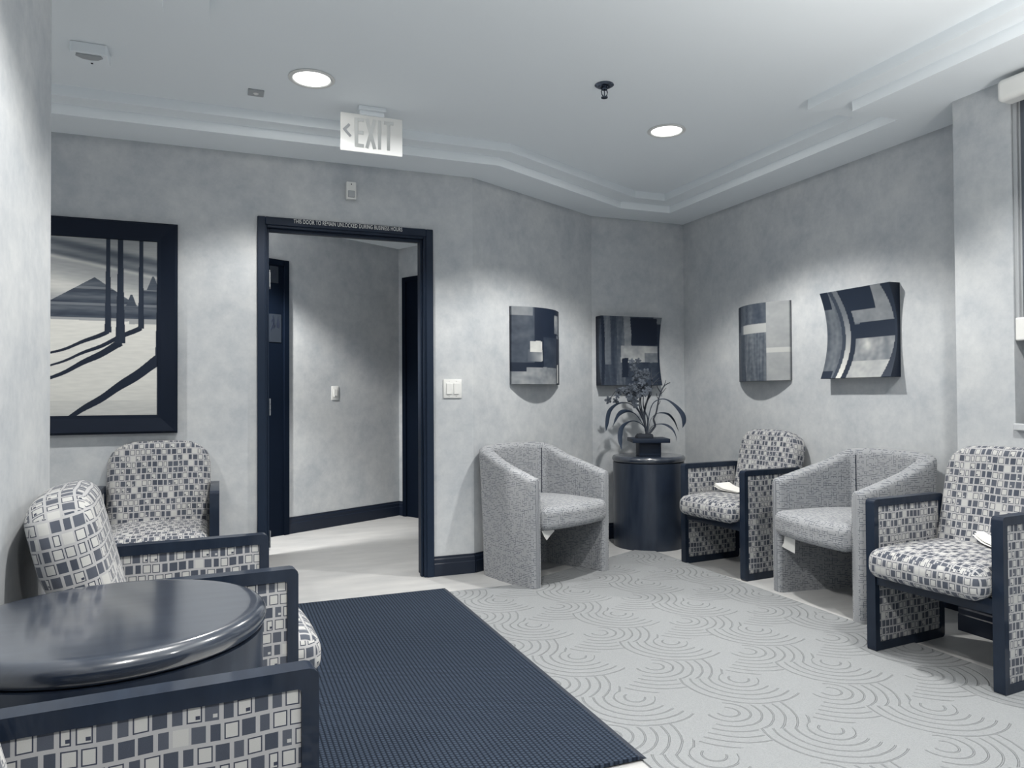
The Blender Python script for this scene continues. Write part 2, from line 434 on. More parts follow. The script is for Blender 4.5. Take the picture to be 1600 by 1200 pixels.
# strike plate on the right jamb
# doors in the hallway
def hall_door(name, origin, d, nrm, x0, x1, top, signs=None):
    ang = math.atan2(d.y, d.x); M = Matrix.Translation((origin.x, origin.y, 0)) @ Matrix.Rotation(ang, 4, 'Z')
    root = struct(name, xform(prism(bmesh.new(), [(x0, 0), (x1, 0), (x1, -.012), (x0, -.012)], 0, top-.04), M), M_door)
    bm = bmesh.new()
    bx(bm, x0-.045, x0, -.03, 0, 0, top, .002, 1); bx(bm, x1, x1+.045, -.03, 0, 0, top, .002, 1); bx(bm, x0, x1, -.03, 0, top-.045, top, .002, 1)
    obj('door_frame', xform(bm, M), M_door, root)
    return root, M
rt, M = hall_door('door_1', hp, hd, hn, -.80, -.045, 2.165)
def sign_plate(x, z, w_, h_, kind):
    bm = B(x, x+w_, -.016, -.013, z, z+h_); xform(bm, M)
    s = obj('wall_sign', bm, mat('dim_sign_plate', (.018, .026, .04), .6), rt); s['label'] = 'grey pictogram sign on the dark door'
    bm = bmesh.new(); y0, y1 = -.0172, -.0162
    if kind == 0:
        lathe_pts = [(x+w_*.5+w_*.28*math.cos(a)*(1+.15*math.sin(3*a)), z+h_*.52+h_*.33*math.sin(a)) for a in [2*PI*i/18 for i in range(18)]]
        prism(bm, lathe_pts, y0, y1, 'y')
    else:
        def Lq(p, q, r_):
            p, q = Vector(p), Vector(q); dd = (q-p).normalized(); nn = Vector((-dd.y, dd.x))*r_
            prism(bm, [(x+w_*(c.x), z+h_*(c.y)) for c in (p+nn, p-nn, q-nn, q+nn)], y0, y1, 'y')
        prism(bm, [(x+w_*(.34+.07*math.cos(a)), z+h_*(.90+.05*math.sin(a))) for a in [2*PI*i/10 for i in range(10)]], y0, y1, 'y')
        Lq((.33, .84), (.40, .66), .06); Lq((.28, .80), (.18, .72), .03); Lq((.36, .80), (.48, .76), .03); Lq((.38, .68), (.50, .58), .04); Lq((.50, .58), (.36, .50), .035); Lq((.38, .66), (.24, .50), .04); Lq((.24, .50), (.12, .42), .035)
        prism(bm, [(x+w_*u_, z+h_*v_) for u_, v_ in ((.72, .92), (.80, .76), (.88, .66), (.84, .54), (.74, .50), (.64, .54), (.60, .66), (.66, .78))], y0, y1, 'y')
    obj('pictogram', xform(bm, M), M_ink, s)
sign_plate(-.165, 1.98, .075, .13, 0); sign_plate(-.175, 1.515, .11, .22, 1)
nE = -hd
rt2, M2 = hall_door('door_2', hc + hn*.0, hn, -hd, .12, .98, 2.165)
bm = xform(B(.90, .925, -.05, -.012, .98, 1.04), M2); obj('door_handle', bm, M_steel, rt2)

# ------------------------------------------------------------------ window on the right wall, with its roller shade
bm = bmesh.new(); fx0, fx1 = XW+.10, XW+.16
bx(bm, fx0, fx1, WY0, WY0+.05, WZ0, WZ1); bx(bm, fx0, fx1, WY1-.05, WY1, WZ0, WZ1); bx(bm, fx0, fx1, WY0, WY1, WZ0, WZ0+.05); bx(bm, fx0, fx1, WY0, WY1, WZ1-.05, WZ1); bx(bm, fx0, fx1, 1.18, 1.23, WZ0, WZ1)
win = struct('window_1', bm, M_grey)
gl = mat('night_glass', (.02, .03, .05), .05, .6); obj('window_pane', B(XW+.125, XW+.131, WY0+.04, WY1-.04, WZ0+.04, WZ1-.04), gl, win)
bm = bmesh.new(); bx(bm, XW-.02, XW+.10, WY0+.001, WY1-.001, WZ0-.03, WZ0, .004); obj('window_sill', bm, M_wall, win)
sh = thing('roller_shade', 'roller shade with pale rounded valance over the window at the right edge', 'window shade', (XW, 1.272, WZ0))
bm = rgrid(.045, .905, .048, .022); bmesh.ops.translate(bm, vec=(-.047, -.040, 1.412), verts=bm.verts); obj('valance', bm, M_white, sh, 40)
M_screen = mat('shade_screen', (.10, .115, .14), .8); obj('shade_screen', B(.030, .033, -.835, .845, .44, 1.40), M_screen, sh)
bm = bmesh.new()
for q in (0, 1, 2): bx(bm, .006+q*.018, .016+q*.018, .846-.003*q, .863-.004*q, .44, 1.385, .002, 1)
obj('side_channel', bm, M_grey, sh)
obj('bottom_rail', B(.002, .038, -.84, .862, .353, .452, r=.006), M_white, sh)

# ------------------------------------------------------------------ ceiling fittings
M_glow = mat('lamp_diffuser', (1, 1, 1), .5); nt, b = nodes(M_glow)
b.inputs['Emission Color'].default_value = (1, .99, .95, 1); b.inputs['Emission Strength'].default_value = 2.2
D0 = math.radians
def can(x, y, label, z=CZ2, pw=None, first=[None]):
    if first[0] is None:
        t = thing('recessed_ceiling_light', label, 'ceiling light', (x, y, z), 0, 'recessed ceiling lights'); first[0] = t
        obj('trim_ring', lathe(bmesh.new(), [(.100, 0), (.104, -.004), (.098, -.008), (.086, -.007), (.082, -.003), (.082, 0)], 48), M_white, t, 40)
        obj('diffuser', lathe(bmesh.new(), [(0, -.0045), (.05, -.0045), (.083, -.003), (.083, -.001), (0, -.001)], 48), M_glow, t, 40)
    else:
        t = dup(first[0], (x, y, z), 0, label)
        for c in t.children:
            if c.type == 'LIGHT' and pw: c.data = c.data.copy(); c.data.energy *= pw
        return t
    l = bpy.data.lights.new('downlight', 'SPOT'); l.energy = SPOT; l.color = LAMP_COL; l.spot_size = math.radians(128); l.spot_blend = .35; l.shadow_soft_size = .05
    lo = link(bpy.data.objects.new('downlight', l), t); lo.location = (0, 0, -.02)
    l = bpy.data.lights.new('lens_glow', 'SPOT'); l.energy = SPOT*.028; l.color = LAMP_COL; l.spot_size = math.radians(179); l.spot_blend = .02; l.shadow_soft_size = .05
    lo = link(bpy.data.objects.new('lens_glow', l), t); lo.location = (0, 0, -.022)
    return t
can(.39, 3.44, 'lit round recessed ceiling light above the mat in front of the doorway')
can(2.285, 3.43, 'lit round recessed ceiling light right of the dark sprinkler head', CZ2, 1.75)
for x, y, nm in ((.39, 1.5, 'over the left chairs'), (2.285, 1.5, 'near the window'), (.39, -.5, 'behind the camera on the left'), (2.285, -.5, 'behind the camera on the right'), (-1.45, 3.44, 'in the alcove behind the left wall')):
    tt = can(x, y, 'round recessed ceiling light ' + nm, CZ2, (1.001 if x < 0 else (1.2 if x > 1 else 1.8)))
can(-.02, 5.25, 'round recessed light in the hallway ceiling', 2.44, 3.0)
for c in bpy.data.objects:
    if c.type == 'LIGHT' and c.name.startswith('lens_glow') and c.parent.location.x < 1 and abs(c.parent.location.y - 1.5) < .01: c.data.energy *= 2.6
t = can(.92, 5.05, 'added unseen round fill light in the hallway ceiling', 2.44, .9)  # extra fill, out of view, added to brighten the hallway floor
for c in t.children:
    if c.type == 'LIGHT' and c.data.spot_size < 3: c.data.spot_size = D0(78)
# upward fill light added out of view, no lamp body; brightens the right ceiling
l = bpy.data.lights.new('ceiling_fill_uplight', 'SPOT'); l.energy = 52; l.color = LAMP_COL; l.spot_size = math.radians(150); l.spot_blend = .6; l.shadow_soft_size = .14
lo = link(bpy.data.objects.new('ceiling_fill_uplight', l)); lo.location = (2.2, .75, 1.40); lo.rotation_euler = (math.pi, 0, 0)
# sprinkler
t = thing('sprinkler_head', 'dark chrome fire sprinkler head hanging from the ceiling', 'sprinkler', (1.675, 3.025, CZ2))
obj('escutcheon', lathe(bmesh.new(), [(0, 0), (.044, 0), (.045, -.003), (.036, -.009), (.022, -.013), (.016, -.012), (0, -.012)], 40), M_chrome, t, 40)
bm = lathe(bmesh.new(), [(0, -.01), (.013, -.01), (.013, -.024), (0, -.024)], 20)
for s in (-1, 1): tube(bm, [(s*.011, 0, -.02), (s*.016, 0, -.034), (s*.013, 0, -.048), (s*.004, 0, -.056)], .0028, 6)
tube(bm, [(0, 0, -.02), (0, 0, -.054)], .0025, 6)
obj('frame_arms', bm, M_chrome, t, 40)
obj('deflector', lathe(bmesh.new(), [(0, -.054), (.008, -.055), (.016, -.058), (.0155, -.062), (0, -.061)], 24), M_chrome, t, 40)
# alarm device on the alcove ceiling
t = thing('ceiling_alarm', 'pale rectangular alarm unit on the ceiling at upper left', 'alarm', (-.50, 3.47, CZ2))
pts = rrect(-.068, .068, -.055, .055, .008)
obj('housing', prism(bmesh.new(), pts, -.045, 0, r=.004), M_ceil, t)
obj('lens', prism(bmesh.new(), [(-.045, -.048), (.045, -.048), (.05, -.03), (.03, -.008), (0, 0), (-.03, -.008), (-.05, -.03)], -.052, -.045, r=.003), M_grey, t)
obj('indicator', B(-.004, .004, .036, .044, -.048, -.044), M_ink, t)
t = thing('ceiling_sensor', 'small square sensor plate on the ceiling left of the exit sign', 'sensor', (.16, 3.69, CZ2))
obj('plate', B(-.036, .036, -.036, .036, -.008, 0, r=.002, seg=1), M_grey, t)
obj('sensor_eye', lathe(bmesh.new(), [(0, -.014), (.008, -.013), (.013, -.008), (0, -.008)], 16), M_white, t, 50)
# exit sign
t = thing('exit_sign', 'edge-lit EXIT sign with left arrow hanging from the ceiling before the doorway', 'exit sign', (.713, 3.70, CZ2))
obj('mount', B(-.068, .068, -.035, .035, -.018, 0, r=.004), M_ceil, t)
obj('canopy', B(-.062, .062, -.016, .016, -.040, -.018, r=.003), M_ceil, t)
M_sign = mat('exit_panel', (.62, .63, .62), .35, .5); nt, b = nodes(M_sign)
b.inputs['Emission Color'].default_value = (1, 1, .97, 1); vec, x, y, z = coords(nt)
nt.links.new((((z + .235)*-9 + 1).m('MAXIMUM', 0)*.42 + .05).k, b.inputs['Emission Strength'])   # lit from its bottom edge
obj('panel', B(-.155, .157, -.006, .006, -.225, -.037, r=.002, seg=1), M_sign, t)
M_let = mat('exit_letters', (.60, .62, .62), .4, .5)
bm = bmesh.new(); ly0, ly1 = -.0095, -.006; zb, zt = -.205, -.057
bk = [0]
def bar(p, q, wd):
    p, q = Vector(p), Vector(q); d = (q-p).normalized(); nn = Vector((-d.y, d.x))*wd/2
    prism(bm, [tuple(p+nn), tuple(p-nn), tuple(q-nn), tuple(q+nn)], ly0 - .0004*bk[0], ly1, 'y'); bk[0] = 1 - bk[0]
def rb(x0, x1, z0, z1): bx(bm, x0, x1, ly0, ly1, z0, z1, .001, 1)
rb(-.087, -.069, zb, zt); rb(-.069, -.040, zb, zb+.018); rb(-.069, -.042, (zb+zt)/2-.008, (zb+zt)/2+.010); rb(-.069, -.040, zt-.018, zt)
bar((-.026, zb), (.014, zt), .017); bar((-.026, zt), (.014, zb), .017)
rb(.030, .046, zb, zt); rb(.076, .092, zb, zt-.017); rb(.060, .110, zt-.017, zt)
obj('letters', bm, M_let, t)['label'] = 'raised letters EXIT'
bm = bmesh.new(); bar((-.112, -.095), (-.140, -.125), .012); bar((-.140, -.119), (-.106, -.155), .012)
obj('arrow', bm, M_grey, t)['label'] = 'left-pointing chevron'
# motion sensor above the door
t = thing('motion_sensor', 'small white motion sensor on the wall above the doorway', 'sensor', (.708, YB, 2.228))
obj('housing', B(-.029, .029, -.035, 0, 0, .102, r=.006), M_white, t, 40)
obj('lens', rgrid(.020, .006, .020, .005, lambda c: c + Vector((0, -.036, .030)), 4, 3), M_grey, t, 40)
obj('indicator', B(-.003, .003, -.0365, -.034, .084, .090), M_ink, t)
# light switches
t = thing('light_switch', 'white double rocker light switch plate right of the doorway', 'light switch', (1.323, YB, 1.073))
obj('plate', B(-.058, .058, -.007, 0, 0, .115, r=.0025), M_white, t, 40)
for s in (-1, 1):
    bm = B(s*.023-.017, s*.023+.017, -.012, -.006, .024, .091, r=.0015)
    obj('rocker', bm, M_white, t)
for s in (-1, 1):
    for zz in (.012, .103): obj('screw', B(s*.023-.002, s*.023+.002, -.008, -.0065, zz-.002, zz+.002), M_grey, t)
sp = hp + hd*.46
t = thing('light_switch', 'single white light switch on the hallway wall seen through the doorway', 'light switch', (sp.x, sp.y, 1.06), math.atan2(hd.y, hd.x))
obj('plate', B(-.036, .036, -.007, 0, 0, .115, r=.0025), M_white, t, 40)
obj('rocker', B(-.017, .017, -.012, -.006, .024, .091, r=.0015), M_white, t)
obj('slot', B(-.010, .010, -.0135, -.0115, .030, .036), M_grey, t)

# ------------------------------------------------------------------ pictures, painted point by point from functions
def lerp(a, b, t): return a + (b-a)*t
def duo(g):
    """grey value 0..1 (as the eye sees it) to navy-toned linear colour"""
    lo, hi = (16, 27, 45), (236, 236, 230)
    return [(max(0, lerp(l, h, max(0, min(1, g))))/255)**2.2*.85 for l, h in zip(lo, hi)]
def N(x, y, s=1, k=0): return noise.noise(Vector((x*s, y*s, k*7.3)))*.5 + .5
M_paint = mat('painted_canvas', (1, 1, 1), .55, .3); nt, b = nodes(M_paint)
a = nt.nodes.new('ShaderNodeAttribute'); a.attribute_name = 'paint'; nt.links.new(a.outputs['Color'], b.inputs['Base Color'])
def canvas(name, wd, ht, fn, bulge, nx, nz, parent, thick=.02):
    """front face painted by fn(u,v) 0..1; bulge(u,v) = distance of the face from the wall"""
    me = bpy.data.meshes.new(name); V = []; Fc = []; cl = []
    for j in range(nz+1):
        for i in range(nx+1):
            u, v = i/nx, j/nz; X, Y = bulge(u, v); V.append((X*wd, -Y, v*ht)); cl += duo(fn(u, v)) + [1]
    nf = len(V)
    for j in range(nz):
        for i in range(nx):
            a = j*(nx+1)+i; Fc.append((a, a+1, a+nx+2, a+nx+1))
    rim = [i for i in range(nx+1)] + [j*(nx+1)+nx for j in range(1, nz+1)] + [nz*(nx+1)+i for i in range(nx-1, -1, -1)] + [j*(nx+1) for j in range(nz-1, 0, -1)]
    for r in rim:
        x, y, z = V[r]; V.append((x, min(0, y+thick), z)); cl += duo(.02) + [1]
    m = len(rim)
    for k in range(m): Fc.append((rim[(k+1) % m], rim[k], nf+k, nf+(k+1) % m))
    me.from_pydata(V, [], Fc)
    at = me.color_attributes.new('paint', 'FLOAT_COLOR', 'POINT'); at.data.foreach_set('color', cl)
    for p in me.polygons[:nx*nz]: p.use_smooth = True
    me.materials.append(M_paint)
    return link(bpy.data.objects.new(name, me), parent)
def seg(u, v, p, q, w0, w1):
    px, py = q[0]-p[0], q[1]-p[1]; t = ((u-p[0])*px + (v-p[1])*py)/(px*px+py*py)
    if t < 0 or t > 1: return False
    return math.hypot(u-p[0]-t*px, v-p[1]-t*py) < lerp(w0, w1, t)
# landscape, world metres: x from -1.55 to -.306, z from .994 to 1.909
PX0, PX1, PZ0, PZ1 = -1.50, -.306, .994, 1.909
def landscape(u, v):
    # work in photo-like units: s measured from the right edge, h up
    x = (lerp(PX0, PX1, u) + .306)/.49*168 + 246           # pixel-like x, 78..246 visible part
    y = 380 + (1-v)*268
    nz = N(x*.010, y*.05, 1, 1); f = N(x*.05, y*.4, 1, 4)
    # trunks
    for c, w0, w1, yb in ((167, 3.2, 5.4, 522), (186.5, 4.2, 8, 538), (219.5, 3.2, 5, 515), (252, 6, 9.5, 560), (30, 5, 9, 600), (-60, 4, 7, 540), (-130, 4, 8, 600)):
        if y < yb and abs(x-c) < lerp(w0, w1, ((y-360)/(yb-360))**2): return .06 + .05*N(x*.3, y*.02, 1, 2)
    # cast bands across the snow
    def band(p, q, w0, w1): return seg(x, y+.8*math.sin(x*.11)-2.5*math.sin((x-p[0])/(q[0]-p[0])*PI), p, q, w0, w1)
    if band((168, 520), (60, 560), 3.5, 1.2) or band((220, 513), (60, 580), 4, 1.0) or band((188, 537), (50, 604), 6, 1.2) or band((258, 556), (104, 652), 9, 3.2) or band((30, 600), (-100, 652), 6, 3): return .05
    hz = 505 + (4 if x > 200 else 0) - abs(x-160)*.015
    if y > hz:
        return .86 + .08*f - .10*max(0, (y-600)/60)*N(x*.01, y*.1, 1, 3) - (.05 if y > 625 else 0)
    # mountains
    mt = 439 + max((146-x)*.55, (x-146)*.60); mt4 = 470 + abs(x-20)*.5
    if y < 455 and abs(x-239) < (y-434)*.42 + 1.5 and y > 434: return .20 + .1*f
    if 463 < y < 481 and abs(x-204) < (y-463)*.40 + 1.5: return .18 + .1*f
    if y > min(mt, mt4) or y > 480 or (x > 224 and y > 455):
        if y > 500: return .62
        if 453 < y < 457 or 478 < y < 482: return .42
        return .25 + .07*math.sin(y*.35 + nz*2) + .12*(f-.5)
    # sky bands
    s = y - (x-78)*.16
    g = .60 + .10*(nz-.5)
    g += -.28*math.exp(-((s-387)/8)**2) - .22*math.exp(-((s-403)/5)**2) + .18*math.exp(-((s-409)/3)**2) + .10*math.exp(-((s-378)/5)**2) + .22*math.exp(-((s-450)/16)**2)
    return g + .08*(f-.5)
t = thing('framed_landscape_painting', 'large dark-framed painting of snowy ground with bare tree trunks and a mountain', 'painting', (0, YB, 0))
cv = canvas('canvas', PX1-PX0, PZ1-PZ0, landscape, lambda u, v: (u, .018), 560, 420, t, .006)
cv.location = (PX0, 0, PZ0)
bm = bmesh.new(); fo = (-1.60, -.2085, .899, 2.008)
prof = [(0, 0), (0, .028), (.012, .040), (.080, .024), (.0975, .022), (.0975, 0)]       # distance inwards, depth off the wall
rings = [[bm.verts.new((x, -d, z)) for x, z in ((fo[0]+s, fo[2]+s), (fo[1]-s, fo[2]+s), (fo[1]-s, fo[3]-s), (fo[0]+s, fo[3]-s))] for s, d in prof]
for A_, B_ in zip(rings, rings[1:]):
    for i in range(4): bm.faces.new((A_[i], A_[(i+1) % 4], B_[(i+1) % 4], B_[i]))
obj('frame', bm, mat('picture_frame_lacquer', (.003, .008, .020), .6, .2), t)

# abstract canvases
def q(u, v, x0, x1, y0, y1, e=.012):
    wob = (N(u*9, v*9, 1, 5)-.5)*e
    return x0 < u+wob < x1 and y0 < v+wob < y1
def brush(u, v, a, b, k, sx=2.0, sy=14.0): return lerp(a, b, .65*N(u*sx*3, v*sy*.7, 1, k) + .35*N(u*20, v*24, 1, k+1))
def art1(u, v):                       # dark, convex
    if q(u, v, -.1, .27, .89, 1.1): return brush(u, v, .40, .6, 1)
    if q(u, v, .23, .42, .42, .56): return brush(u, v, .72, .95, 2)
    if q(u, v, .20, .43, .30, .45): return lerp(.30, .8, max(0, (u-.2)/.23)*N(u*8, v*8, 1, 3)*1.4)
    if q(u, v, .82, .88, .02, .27): return .82
    if q(u, v, .79, 1.1, -.1, .62) : return .06
    if q(u, v, -.1, .18, -.1, .17) or q(u, v, .18, .79, -.1, .22): return brush(u, v, .35, .72, 4)
    if q(u, v, .72, .88, .68, .93): return brush(u, v, .3, .75, 5)
    if q(u, v, .80, .92, .52, .66): return brush(u, v, .2, .55, 6)
    if q(u, v, .92, 1.1, .66, .99): return brush(u, v, .35, .6, 7)
    if u < .30 and v > .28: return brush(u, v, .12, .34, 8)
    if q(u, v, .45, .80, .22, .62): return brush(u, v, .08, .26, 9)
    return .04 + .04*N(u*4, v*4)
def art2(u, v):
    w_ = u + .10*(v-.5)**2*4*.6
    if q(w_, v, .53, .97, .60, .98): 
        return .03
    if u > .86 and v > .90: return .42
    if q(w_, v, .38, .48, .12, .40): return .04
    if q(w_, v, .36, .97, .34, .58) : return brush(u, v, .45, .8, 2) if not (u > .75 and v < .48) else brush(u, v, .25, .6, 2)
    if w_ > .97: return .1
    if q(w_, v, .42, .53, .58, 1.1): return brush(u, v, .35, .6, 3)
    if .30 < w_ < .44: return brush(u, v, .12, .45, 4, 8, 3)
    if .05 < w_ < .10: return .06
    if .10 < w_ < .20 and v > .3: return brush(u, v, .22, .48, 5, 8, 2)
    if w_ < .44: return brush(u, v, .08, .28, 6, 9, 2)
    return brush(u, v, .05, .28, 7)
def art3(u, v):
    if u < .18: return .12 if v > .66 else brush(u, v, .18, .4, 1, 6, 3)
    if u > .72:
        if .36 < v < .42: return .78
        return brush(u, v, .56, .70, 2)
    if v > .74: return brush(u, v, .12, .45, 3, 4, 4)
    if .62 < v < .735: return .72 if u > .26 else .4
    w_ = u + .04*math.sin(v*3)
    if w_ < .34: return brush(u, v, .15, .35, 4, 9, 2)
    return brush(u, v, .15, .60, 5, 12, 3)
def art4(u, v):
    c = .26 + .10*math.sin((1-v)*PI*.85)                      # curved stripe
    if u > .97-.10*(2*v-1)**2: return .12
    if u < .12 and v > .80: return .10
    if u < .16 and v < .09: return .10
    if c-.075 < u < c+.0: return lerp(.42, .92, max(0, min(1, (.75-v)*1.4)))
    if c+.0 <= u < c+.075: return .10
    if u < c-.075: return brush(u, v, .22, .55, 1, 6, 4) if u < c-.13 else .2
    if q(u, v, .74, .97, .62, 1.0) or (v > .62 and v < .76 and u > c+.05): return brush(u, v, .42, .62, 2)
    if v > .76: return .10
    if .44 < v <= .62: return .10 if not (v > .60 and u < .5) else .4
    if v < .19: return brush(u, v, .55, .8, 3)
    return brush(u, v, .30, .72, 4, 4, 5) + .28*math.exp(-((u-.62)**2+(v-.36)**2)/.006)
def hang(name, x0, y0, x1, y1, z0, z1, fn, bulge, label, waist=0):
    p, q_ = Vector((x0, y0)), Vector((x1, y1)); L = (q_-p).length
    t = thing(name, label, 'painting', (x0, y0, z0), math.atan2(q_.y-p.y, q_.x-p.x), 'four curved abstract canvases')
    bf = (lambda u, v: (u, bulge(u))) if not waist else (lambda u, v: (.5 + (u-.5)*(1 - waist*(1-(2*v-1)**2)), bulge(u)))
    canvas('canvas', L, z1-z0, fn, bf, 120, 130, t, .016)
    bm = bmesh.new(); bx(bm, L*.18, L*.26, -.035 if bulge(0.2) > .04 else -.012, 0, .1, z1-z0-.1); bx(bm, L*.74, L*.82, -.035 if bulge(.8) > .04 else -.012, 0, .1, z1-z0-.1)
    obj('hanging_batten', bm, M_ink, t); return t
convex = lambda u: .022 + .095*(1-(2*u-1)**2)
flatd = lambda u: .022
def hang_box(name, p0, p1, z0, z1, fn, label, d0, d1):
    """box canvas whose face is hollow from top to bottom"""
    p, q_ = Vector(p0), Vector(p1); L = (q_-p).length
    t = thing(name, label, 'painting', (p.x, p.y, z0), math.atan2(q_.y-p.y, q_.x-p.x), 'curved abstract canvases')
    canvas('canvas', L, z1-z0, fn, lambda u, v: (u, lerp(d1, d0, (2*v-1)**2)), 110, 130, t, .3)
    return t
def hang_arc(name, p0, p1, z0, z1, fn, label):
    p, q_ = Vector(p0), Vector(p1); L = (q_-p).length
    t = thing(name, label, 'painting', (p.x, p.y, z0), math.atan2(q_.y-p.y, q_.x-p.x), 'curved abstract canvases')
    canvas('canvas', L, z1-z0, fn, lambda u, v: (u, .018 + .085*(1-(2*u-1)**2)), 120, 130, t, .3)
    return t
P1, P2 = Vector((AX, AY)) + dA*.345, Vector((AX, AY)) + dA*.862
hang_arc('abstract_painting', P1, P2, 1.160, 1.672, art1, 'dark bowed abstract canvas on the diagonal wall above the left tub chair')
hang_box('abstract_painting', (2.640, BY), (3.170, BY), 1.158, 1.680, art2, 'dark hollow-curved abstract canvas behind the plant in the corner', .085, .045)
hang_arc('abstract_painting', (XR, 4.243), (XR, 3.745), 1.174, 1.692, art3, 'bowed abstract canvas with pale right side, left one on the right wall')
hang_box('abstract_painting', (XR, 3.425), (XR, 2.93), 1.176, 1.688, art4, 'hollow-curved abstract canvas with a light curved stripe, nearest the window', .078, .02)

# ------------------------------------------------------------------ wood-framed armchairs
CW, CDp, CHt = .58, .475, .64
def seat_f(c):
    x, y, z = c; u = x/.245; v = y/.29
    z += .018*(1-u*u)*(1-v*v*.8) if z > 0 else 0
    if y < -.10: y -= .012*(1-u*u); z -= .012*((-.10-y)/.2)**2
    return Vector((x, y, z))
def back_f(c):
    x, y, z = c; R_ = .115; top = .235; hw = .247
    if z > top-R_:
        k = hw - R_ + math.sqrt(max(0, R_*R_-(z-top+R_)**2)); x *= k/hw
    z += .012*(1-(x/.247)**2)*(z > 0)
    if y > 0: y *= lerp(.35, 1.0, max(0, min(1, (z+.235)/.30)))
    y -= .012*(1-(x/.247)**2)*(1 if y < 0 else -.6)
    return Vector((x, y, z))
def side_loop(x0, x1):
    """rectangular loop of dark wood: post, arm, rear post and foot rail"""
    bm = bmesh.new(); o_ = rrect(0, CDp, 0, CHt, .016, 3); i_ = rrect(.028, CDp-.028, .040, CHt-.031, .006, 3)
    n = len(o_); v = [[bm.verts.new((x, p[0], p[1])) for p in P] for x in (x0, x1) for P in (o_, i_)]
    for i in range(n):
        j = (i+1) % n
        bm.faces.new((v[0][i], v[0][j], v[1][j], v[1][i])); bm.faces.new((v[2][i], v[3][i], v[3][j], v[2][j]))
        bm.faces.new((v[0][i], v[2][i], v[2][j], v[0][j])); bm.faces.new((v[1][i], v[1][j], v[3][j], v[3][i]))
    es = [e for e in bm.edges if abs(e.verts[0].co.x-e.verts[1].co.x) < 1e-6 and (len(e.link_faces) == 2 and e.calc_face_angle(0) > 1)]
    bmesh.ops.bevel(bm, geom=es, offset=.0085, segments=3, profile=.5, affect='EDGES', clamp_overlap=True)
    return bm
def make_armchair(label):
    t = thing('armchair', label, 'armchair', group='wood-framed armchairs in block-patterned fabric')
    for s in (-1, 1):
        x0, x1 = (-CW/2, -CW/2+.043) if s < 0 else (CW/2-.043, CW/2)
        obj('side_frame', side_loop(x0, x1), M_wood, t, 35)
        c = (x0+x1)/2
        bm = rgrid(.0165, (CDp-.05)/2, (CHt-.066)/2, .006, None, 4, 2); bmesh.ops.translate(bm, vec=(c, CDp/2, (CHt+.009)/2), verts=bm.verts)
        obj('side_panel', bm, M_block, t, 50)
    obj('front_rail', B(-CW/2+.043, CW/2-.043, .006, .034, .283, .34, r=.004), M_wood, t, 35)
    obj('rear_rail', B(-CW/2+.043, CW/2-.043, CDp-.034, CDp-.006, .27, .40, r=.004), M_wood, t, 35)
    bm = rgrid(.245, .280, .058, .048, seat_f, 14, 6); bmesh.ops.translate(bm, vec=(0, .208, .392), verts=bm.verts)
    obj('seat', bm, M_block, t, 60)
    bm = rgrid(.247, .068, .235, .056, back_f, 16, 7)
    me_uv(bm)
    xform(bm, Matrix.Translation((0, .500, .613)) @ Matrix.Rotation(math.radians(-14), 4, 'X'))
    obj('backrest', bm, M_block, t, 60, uv=False)
    return t
def me_uv(bm):
    bmesh.ops.recalc_face_normals(bm, faces=bm.faces[:]); boxuv(bm)
D = math.radians
chair = make_armchair('patterned armchair against the left wall, just beyond the round table')
def at_front(c, fx, fy, ang):
    """place by the middle of its front edge"""
    c.location = (fx, fy, 0); c.rotation_euler = (0, 0, D(ang))
at_front(chair, .168, 2.282, 94.5)
def place(fx, fy, ang, label, k=1):
    c = dup(chair, (fx, fy, 0), D(ang), label); c.scale = (k, k, 1); return c
place(.172, 1.008, 94.5, 'patterned armchair nearest the camera, cut by the lower left edge')
place(-.291, 3.79, 0, 'patterned armchair facing the room under the framed landscape painting')
place(2.805, 3.765, -84.5, 'patterned armchair between the dark drum table and the right tub chair', .97)
place(2.575, 2.085, -85, 'patterned armchair at the right edge in front of the window wall', .965)

